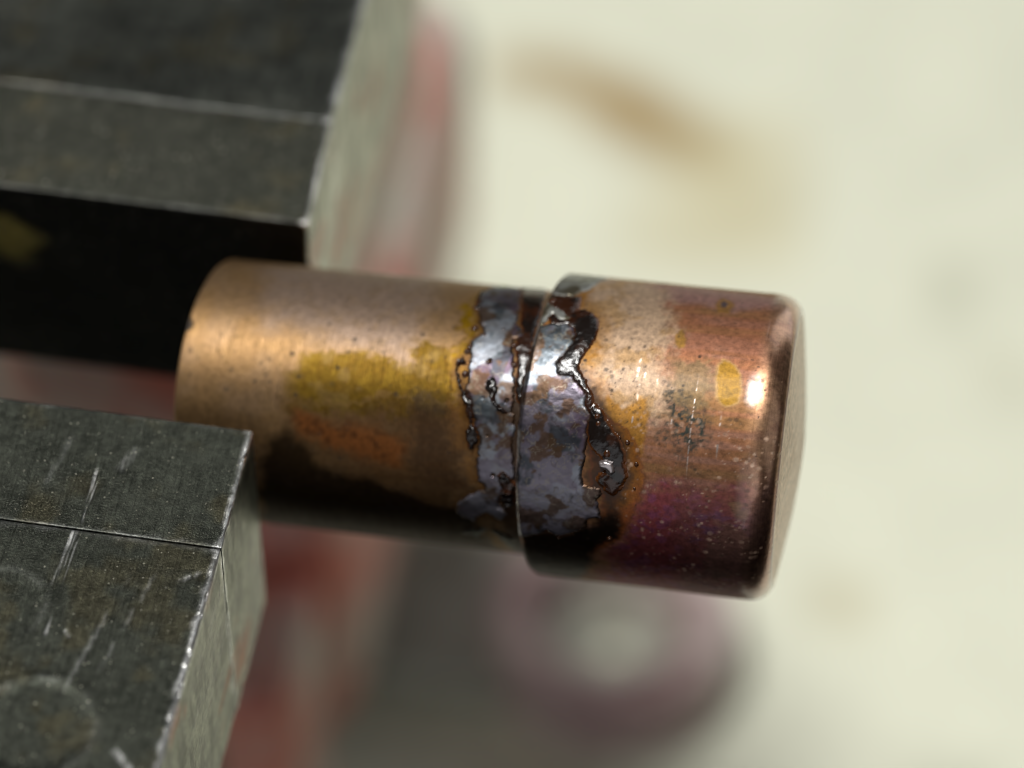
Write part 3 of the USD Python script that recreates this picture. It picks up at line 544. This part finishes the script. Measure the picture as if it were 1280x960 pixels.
p.put(0.85 * p.mask('cap_grey', 0.9, 1.0, 1.4) * (0.35 + 0.9 * sstep(0.4, 0.6, q3)), (0.10, 0.10, 0.075), 0.42, 0.7)
p.put(0.85 * p.mask('cap_violet', 0.5, 0.9, 0.9) * sstep(0.35, 0.55, q2), (0.24, 0.13, 0.38), 0.3)
p.put(0.85 * p.mask('cap_tanpatch', 0.5, 0.7, 0.6), (0.42, 0.27, 0.20), 0.34)
p.put(0.8 * p.mask('cap_tanspot', 0.25, 0.4, 0.4), (0.55, 0.38, 0.16), 0.36)
kf = sstep(XEND - FIL - 0.7, XEND - FIL + 0.9, x)
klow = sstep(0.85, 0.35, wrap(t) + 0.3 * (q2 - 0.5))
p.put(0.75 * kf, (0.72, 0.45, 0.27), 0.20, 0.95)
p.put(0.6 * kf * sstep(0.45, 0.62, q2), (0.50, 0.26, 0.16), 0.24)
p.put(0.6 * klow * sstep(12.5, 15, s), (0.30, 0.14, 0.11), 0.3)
kd = sstep(r0_ + 0.25, r0_ - 0.5, r) * (x > 10)
p.put(kd, (0.95, 0.78, 0.60), 0.34, 0.9)  # end face lightened: bench reflection painted into its colour
p.put(0.5 * kd * sstep(0.45, 0.65, nz(p.P3, (0.4, 0.4, 2.0), 46)), (0.66, 0.50, 0.36))
p.put(0.9 * np.exp(-((r - r0_ - 0.1) / 0.18) ** 2) * (x > 10), (0.16, 0.06, 0.05), 0.3)  # dark edge of a reflection, painted as a line round the end
kh = p.mask('cap_halo', 0.3, 0.7, 0.5)
p.put(0.85 * kh, (0.60, 0.30, 0.03), 0.32, 0.8)
p.put(0.9 * p.mask('cap_orange', 0.25, 0.4, 0.3), (0.36, 0.10, 0.012), 0.2, 0.5)
p.put(0.7 * sstep(2.2, 0.2, p.d('cap_flux', 0.6, 0.4)), (0.42, 0.20, 0.022), 0.3, 0.75)
p.put(0.85 * p.mask('cap_dark', 0.6, 0.6, 0.5), (0.050, 0.018, 0.005), 0.16, 0.4)
p.put(0.9 * sstep(1.3, 0.1, p.d('cap_flux', 0.5, 0.4)) * sstep(1.45, 1.1, wrap(t)), (0.035, 0.012, 0.004), 0.2, 0.3)
p.put(0.7 * np.exp(-(p.d('cap_orange', 0.4, 0.3) / 0.10) ** 2), (0.15, 0.04, 0.01), 0.2, 0.3)
ko = p.mask('cap_oval', 0.13, 0.25, 0.15)
p.put(0.9 * ko, (0.55, 0.33, 0.03), 0.36, 0.8)
p.put(0.6 * np.exp(-(p.d('cap_oval', 0.25, 0.15) / 0.09) ** 2), (0.72, 0.50, 0.22))
p.put(0.8 * p.mask('cap_ring', 0.2, 0.25, 0.2), (0.55, 0.30, 0.05)); p.put(0.95 * p.mask('cap_ringdot', 0.12, 0.1, 0.1), (0.08, 0.06, 0.07), 0.4, 0.4)
p.put(0.8 * p.mask('cap_spot', 0.15, 0.3, 0.2), (0.55, 0.33, 0.05))
p.put(0.93 * p.mask('cap_flux_low', 0.5, 0.5, 0.4), (0.022, 0.015, 0.010), 0.22, 0.9)
low = sstep(0.75, 0.35, wrap(t)) * sstep(3, 9, s)
p.pits(2600, 0.05, 0.19, 51, a=0.8, where=(1 - kd) * sstep(15, 9, s) * sstep(0.4, 0.55, q2)); p.pits(400, 0.06, 0.2, 52, where=1 - kd)
p.pits(2200, 0.06, 0.2, 55, (0.07, 0.05, 0.03), 0.7, sstep(8, 10.5, s) * (1 - kd) * sstep(1.2, 1.0, wrap(t)) * sstep(0.4, 0.6, wrap(t)) * sstep(0.38, 0.55, nz(p.P3, 0.7, 56)))
p.pits(4200, 0.06, 0.21, 53, (0.80, 0.60, 0.42), 0.8, sstep(8, 11, s) * (1 - kd) * sstep(1.15, 0.9, wrap(t)) * sstep(0.38, 0.55, nz(p.P3, 0.6, 54)))
# bright streaks where the skin is scratched through
for (sx, st, ln, wd) in SCRATCH:
    k = np.exp(-((s - sx - 0.03 * nz(p.P3, 2, 60)) / wd) ** 2) * sstep(ln, ln * 0.4, np.abs(wrap(t) - st) * RC) * sstep(0.4, 0.58, nz(p.P3, 3.5, 61, 3))
    p.put(0.9 * k, (1.0, 0.92, 0.80), 0.12, 1.0)
r += (nz(p.P3, 0.25, 48) - 0.5) * 0.10 * (x < XEND - FIL) * (x > XC + 0.5) + (nz(p.P3, 2.0, 49, 3) - 0.5) * 0.02
x = x + kd * (nz(p.P3, 0.35, 50) - 0.5) * 0.12 + 0.115 * r * np.cos(t - 0.87) * np.clip((x - XEND + FIL + 3) / 5, 0, 1)
p.r = p.r + 0.25 * (1 - kf) + 0.03 * kf; p.c = p.c * (np.array([0.60, 0.55, 0.57]) + 0.3 * (kf * (1 - kd))[:, None])
kr = sstep(XC + 0.55, XC + 0.3, s) * sstep(0.15, 0.35, wrap(t)) * sstep(1.75, 1.3, wrap(t)) * sstep(0.3, 0.5, nz(p.P3, 0.8, 57))
p.put(kr, (0.72, 0.70, 0.68), 0.22, 1.0)
F = strip_faces(len(prof), len(TH), True)
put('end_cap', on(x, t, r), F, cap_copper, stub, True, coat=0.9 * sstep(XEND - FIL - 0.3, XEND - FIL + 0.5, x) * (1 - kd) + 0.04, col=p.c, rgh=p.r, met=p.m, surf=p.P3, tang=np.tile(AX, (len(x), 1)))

# --- solder and burnt flux: thin bodies standing on the metal
def deposit(name, marks, R, mat, height, colour, seed, warp=(0.35, 0.25), soft=0.45, step=0.075, holes=0.0, bubbles=0.0, lift=0.0, rough=0.12, grow=0.0, base=None, label=None):
    q = np.vstack([np.asarray(MARKS[m], float) for m in marks])
    lo, hi = q.min(0), q.max(0)
    gx = np.arange(lo[0] - 0.5, hi[0] + 0.5, step); gt = np.arange(lo[1] - 0.5 / R, hi[1] + 0.5 / R, step / R)
    Xg, Tg = np.meshgrid(gx, gt, indexing='ij'); x, t = Xg.ravel(), Tg.ravel()
    P = Painter(x, t, R, (0, 0, 0), 0.3, 1)
    d = np.minimum.reduce([P.d(m, *warp) for m in marks]) - grow
    n = nz(P.P3, 0.8, seed); m = nz(P.P3, 2.6, seed + 1, 3)
    if holes: d = np.maximum(d, (sstep(holes, holes + 0.12, noise(P.P3 * 1.5, seed + 2)) * 2 - 1) * 0.25)
    u = np.clip(-d / soft, -0.6, 1)
    h = np.where(u > 0, np.sqrt(np.clip(1 - (1 - np.clip(u, 0, 1)) ** 2, 0, 1)), u) * height * (0.8 + 0.4 * n)
    h += np.clip(u, 0, 1) * (m - 0.5) * height * rough
    if bubbles:
        b = noise(P.P3 * 2.0, seed + 5) ** 3 + 0.6 * noise(P.P3 * 3.6, seed + 6) ** 3
        h += np.clip(u * 1.4, 0, 1) * b * bubbles
    keep = (u > -0.45).reshape(Xg.shape)
    f = strip_faces(len(gx), len(gt), False)
    ok = keep.ravel()[f].all(1); f = f[ok]
    ids, inv = np.unique(f, return_inverse=True)
    bz = 0.0 if base is None else base(x)
    v = on(x, t, R + bz + h + lift)[ids]
    c, rg = colour(P, np.clip(u, 0, 1), n, m)
    return tag(put(name, v, inv.reshape(f.shape), mat, stub, True, col=c[ids], rgh=rg[ids], surf=P.P3[ids]), label)

def solder_colour(P, u, n, m):
    q = P.P3 + 1.2 * np.stack([nz(P.P3, 0.9, 81) - 0.5, nz(P.P3, 0.9, 82) - 0.5, nz(P.P3, 0.9, 83) - 0.5], 1)
    a, b, e = nz(q, 0.33, 71, 3), nz(q, 0.62, 72, 3), nz(P.P3, 2.2, 73)
    th = wrap(np.arctan2(P.P3[:, 2], P.P3[:, 1]))
    c = np.tile([0.19, 0.172, 0.21], (len(a), 1))
    c = mixc(c, (0.125, 0.095, 0.135), sstep(0.42, 0.58, nz(q, 0.26, 71, 2)))
    c = mixc(c, (0.30, 0.345, 0.38), 0.85 * sstep(0.50, 0.56, nz(q, 0.42, 72, 2)))
    c = mixc(c, (0.34, 0.32, 0.38), 0.7 * sstep(0.75, 0.35, th))
    c = mixc(c, (0.035, 0.05, 0.055), 0.75 * sstep(0.56, 0.66, nz(P.P3, (0.7, 0.45, 0.45), 76)))
    c = mixc(c, (0.11, 0.055, 0.018), 0.8 * sstep(0.54, 0.63, nz(q, 0.7, 79, 4)))
    for lev in (0.51, 0.60):
        c = mixc(c, (0.34, 0.31, 0.24), 0.55 * np.exp(-((b - lev) / 0.007) ** 2))
    c = mixc(c, (0.06, 0.03, 0.015), 0.35 * np.exp(-((nz(q, 0.8, 74, 3) - 0.56) / 0.018) ** 2))
    c = mixc(c, (0.10, 0.048, 0.014), 0.75 * sstep(0.75, 0.05, u) * sstep(0.38, 0.6, nz(q, 1.0, 84)))
    c = mixc(c, (0.05, 0.025, 0.010), 0.7 * sstep(0.3, 0.02, u))
    kx = np.exp(-((P.P3[:, 0] - XC - 0.12) / 0.2) ** 2) * sstep(0.42, 0.6, nz(P.P3, 0.9, 77))
    c = mixc(c * [0.62, 0.60, 0.61], (0.58, 0.57, 0.56), kx)
    return c, 0.41 + 0.22 * (e - 0.5) - 0.14 * kx + 0.06 * sstep(0.5, 0.6, b)
def film_colour(P, u, n, m):
    c = mixc(np.tile([0.17, 0.16, 0.13], (len(n), 1)), (0.06, 0.045, 0.03), sstep(0.45, 0.6, m))
    return c, 0.35 + 0 * n
def grey_film(P, u, n, m):
    c = mixc(np.tile([0.36, 0.36, 0.33], (len(n), 1)), (0.14, 0.12, 0.08), sstep(0.45, 0.62, nz(P.P3, 1.1, 75)))
    return c, 0.38 + 0 * n
def lime_film(P, u, n, m):
    return mixc(np.tile([0.42, 0.44, 0.10], (len(n), 1)), (0.30, 0.32, 0.25), sstep(0.4, 0.6, n)), 0.4 + 0 * n
def flux_colour(P, u, n, m):
    c = np.tile([0.007, 0.004, 0.003], (len(n), 1))
    c = mixc(c, (0.085, 0.026, 0.005), sstep(0.28, 0.0, u) * 0.9)
    return mixc(c, (0.07, 0.018, 0.004), 0.25 * sstep(0.5, 0.65, n)), 0.15 + 0 * n

deposit('solder_patch', ['tube_solder'], RT, solder, 0.16, solder_colour, 201, warp=(0.35, 0.3), holes=0.84, label='grey violet solder smear on the tube beside the cap rim')
deposit('solder_patch', ['tube_solder_top'], RT, solder, 0.12, lime_film, 221, label='lime tinted film at the top of the tube')
deposit('solder_patch', ['tube_solder_low'], RT, solder, 0.08, film_colour, 231)
capb = lambda x: np.where(x < XC + 0.5, -0.5 * np.clip((XC + 0.5 - x) / 0.5, 0, 1.6) ** 2.2, 0)
deposit('solder_patch', ['cap_solder'], RC, solder, 0.17, solder_colour, 241, base=capb, label='violet grey solder band over the rim of the cap')
deposit('solder_patch', ['cap_solder_top'], RC, solder, 0.10, grey_film, 251, base=capb)
deposit('solder_patch', ['cap_solder_mid'], RC, solder, 0.12, grey_film, 261, base=capb)
deposit('solder_patch', ['cap_solder_spot'], RC, solder, 0.55, lambda P, u, n, m: (np.tile([0.45, 0.40, 0.40], (len(n), 1)), 0.35 + 0 * n), 271, warp=(0.1, 0.15), soft=0.3, step=0.05)
deposit('flux_residue', ['groove'], RT, flux, 0.10, flux_colour, 301, bubbles=0.05)
deposit('flux_residue', ['tube_flux_a'], RT, flux, 0.30, flux_colour, 311, grow=0.06, warp=(0.15, 0.3), soft=0.3, bubbles=0.13, step=0.06)
deposit('flux_residue', ['tube_flux_b'], RT, flux, 0.30, flux_colour, 321, grow=0.06, warp=(0.15, 0.3), soft=0.3, bubbles=0.13, step=0.06)
deposit('flux_residue', ['tube_flux_c'], RT, flux, 0.34, flux_colour, 331, grow=0.06, warp=(0.2, 0.3), soft=0.3, bubbles=0.3, step=0.06)
deposit('flux_residue', ['tube_flux_d'], RT, flux, 0.30, flux_colour, 341, grow=0.06, warp=(0.2, 0.3), soft=0.3, bubbles=0.3, step=0.06)
deposit('flux_residue', ['tube_flux_e'], RT, flux, 0.16, flux_colour, 351, grow=0.06, warp=(0.2, 0.3), soft=0.3, bubbles=0.3, step=0.06)
deposit('flux_residue', ['cap_flux'], RC, flux, 0.17, flux_colour, 361, grow=0.26, warp=(0.35, 0.2), soft=0.9, rough=0.06, bubbles=0.03, step=0.06, base=capb, label='thick black brown flux bead curling along the solder on the cap')
ico = trimesh.creation.icosphere(2)
for R, lst in ((RT, DROPS_TUBE), (RC, DROPS_CAP)):
    for k, (x, t, rad) in enumerate(lst):
        c = on(np.array(x), np.array(t), np.array(R + 0.12 * rad)); nrm = np.cos(t) * E1 + np.sin(t) * E2
        v = ico.vertices * rad * (0.8 + 0.4 * nz(ico.vertices + k * 7.0, 1.2, 400 + k))[:, None]
        v = v - 0.35 * (v @ nrm)[:, None] * nrm + c
        put('flux_droplet', v, ico.faces, flux, stub, True, col=np.tile([0.045, 0.014, 0.004], (len(v), 1)), surf=v)
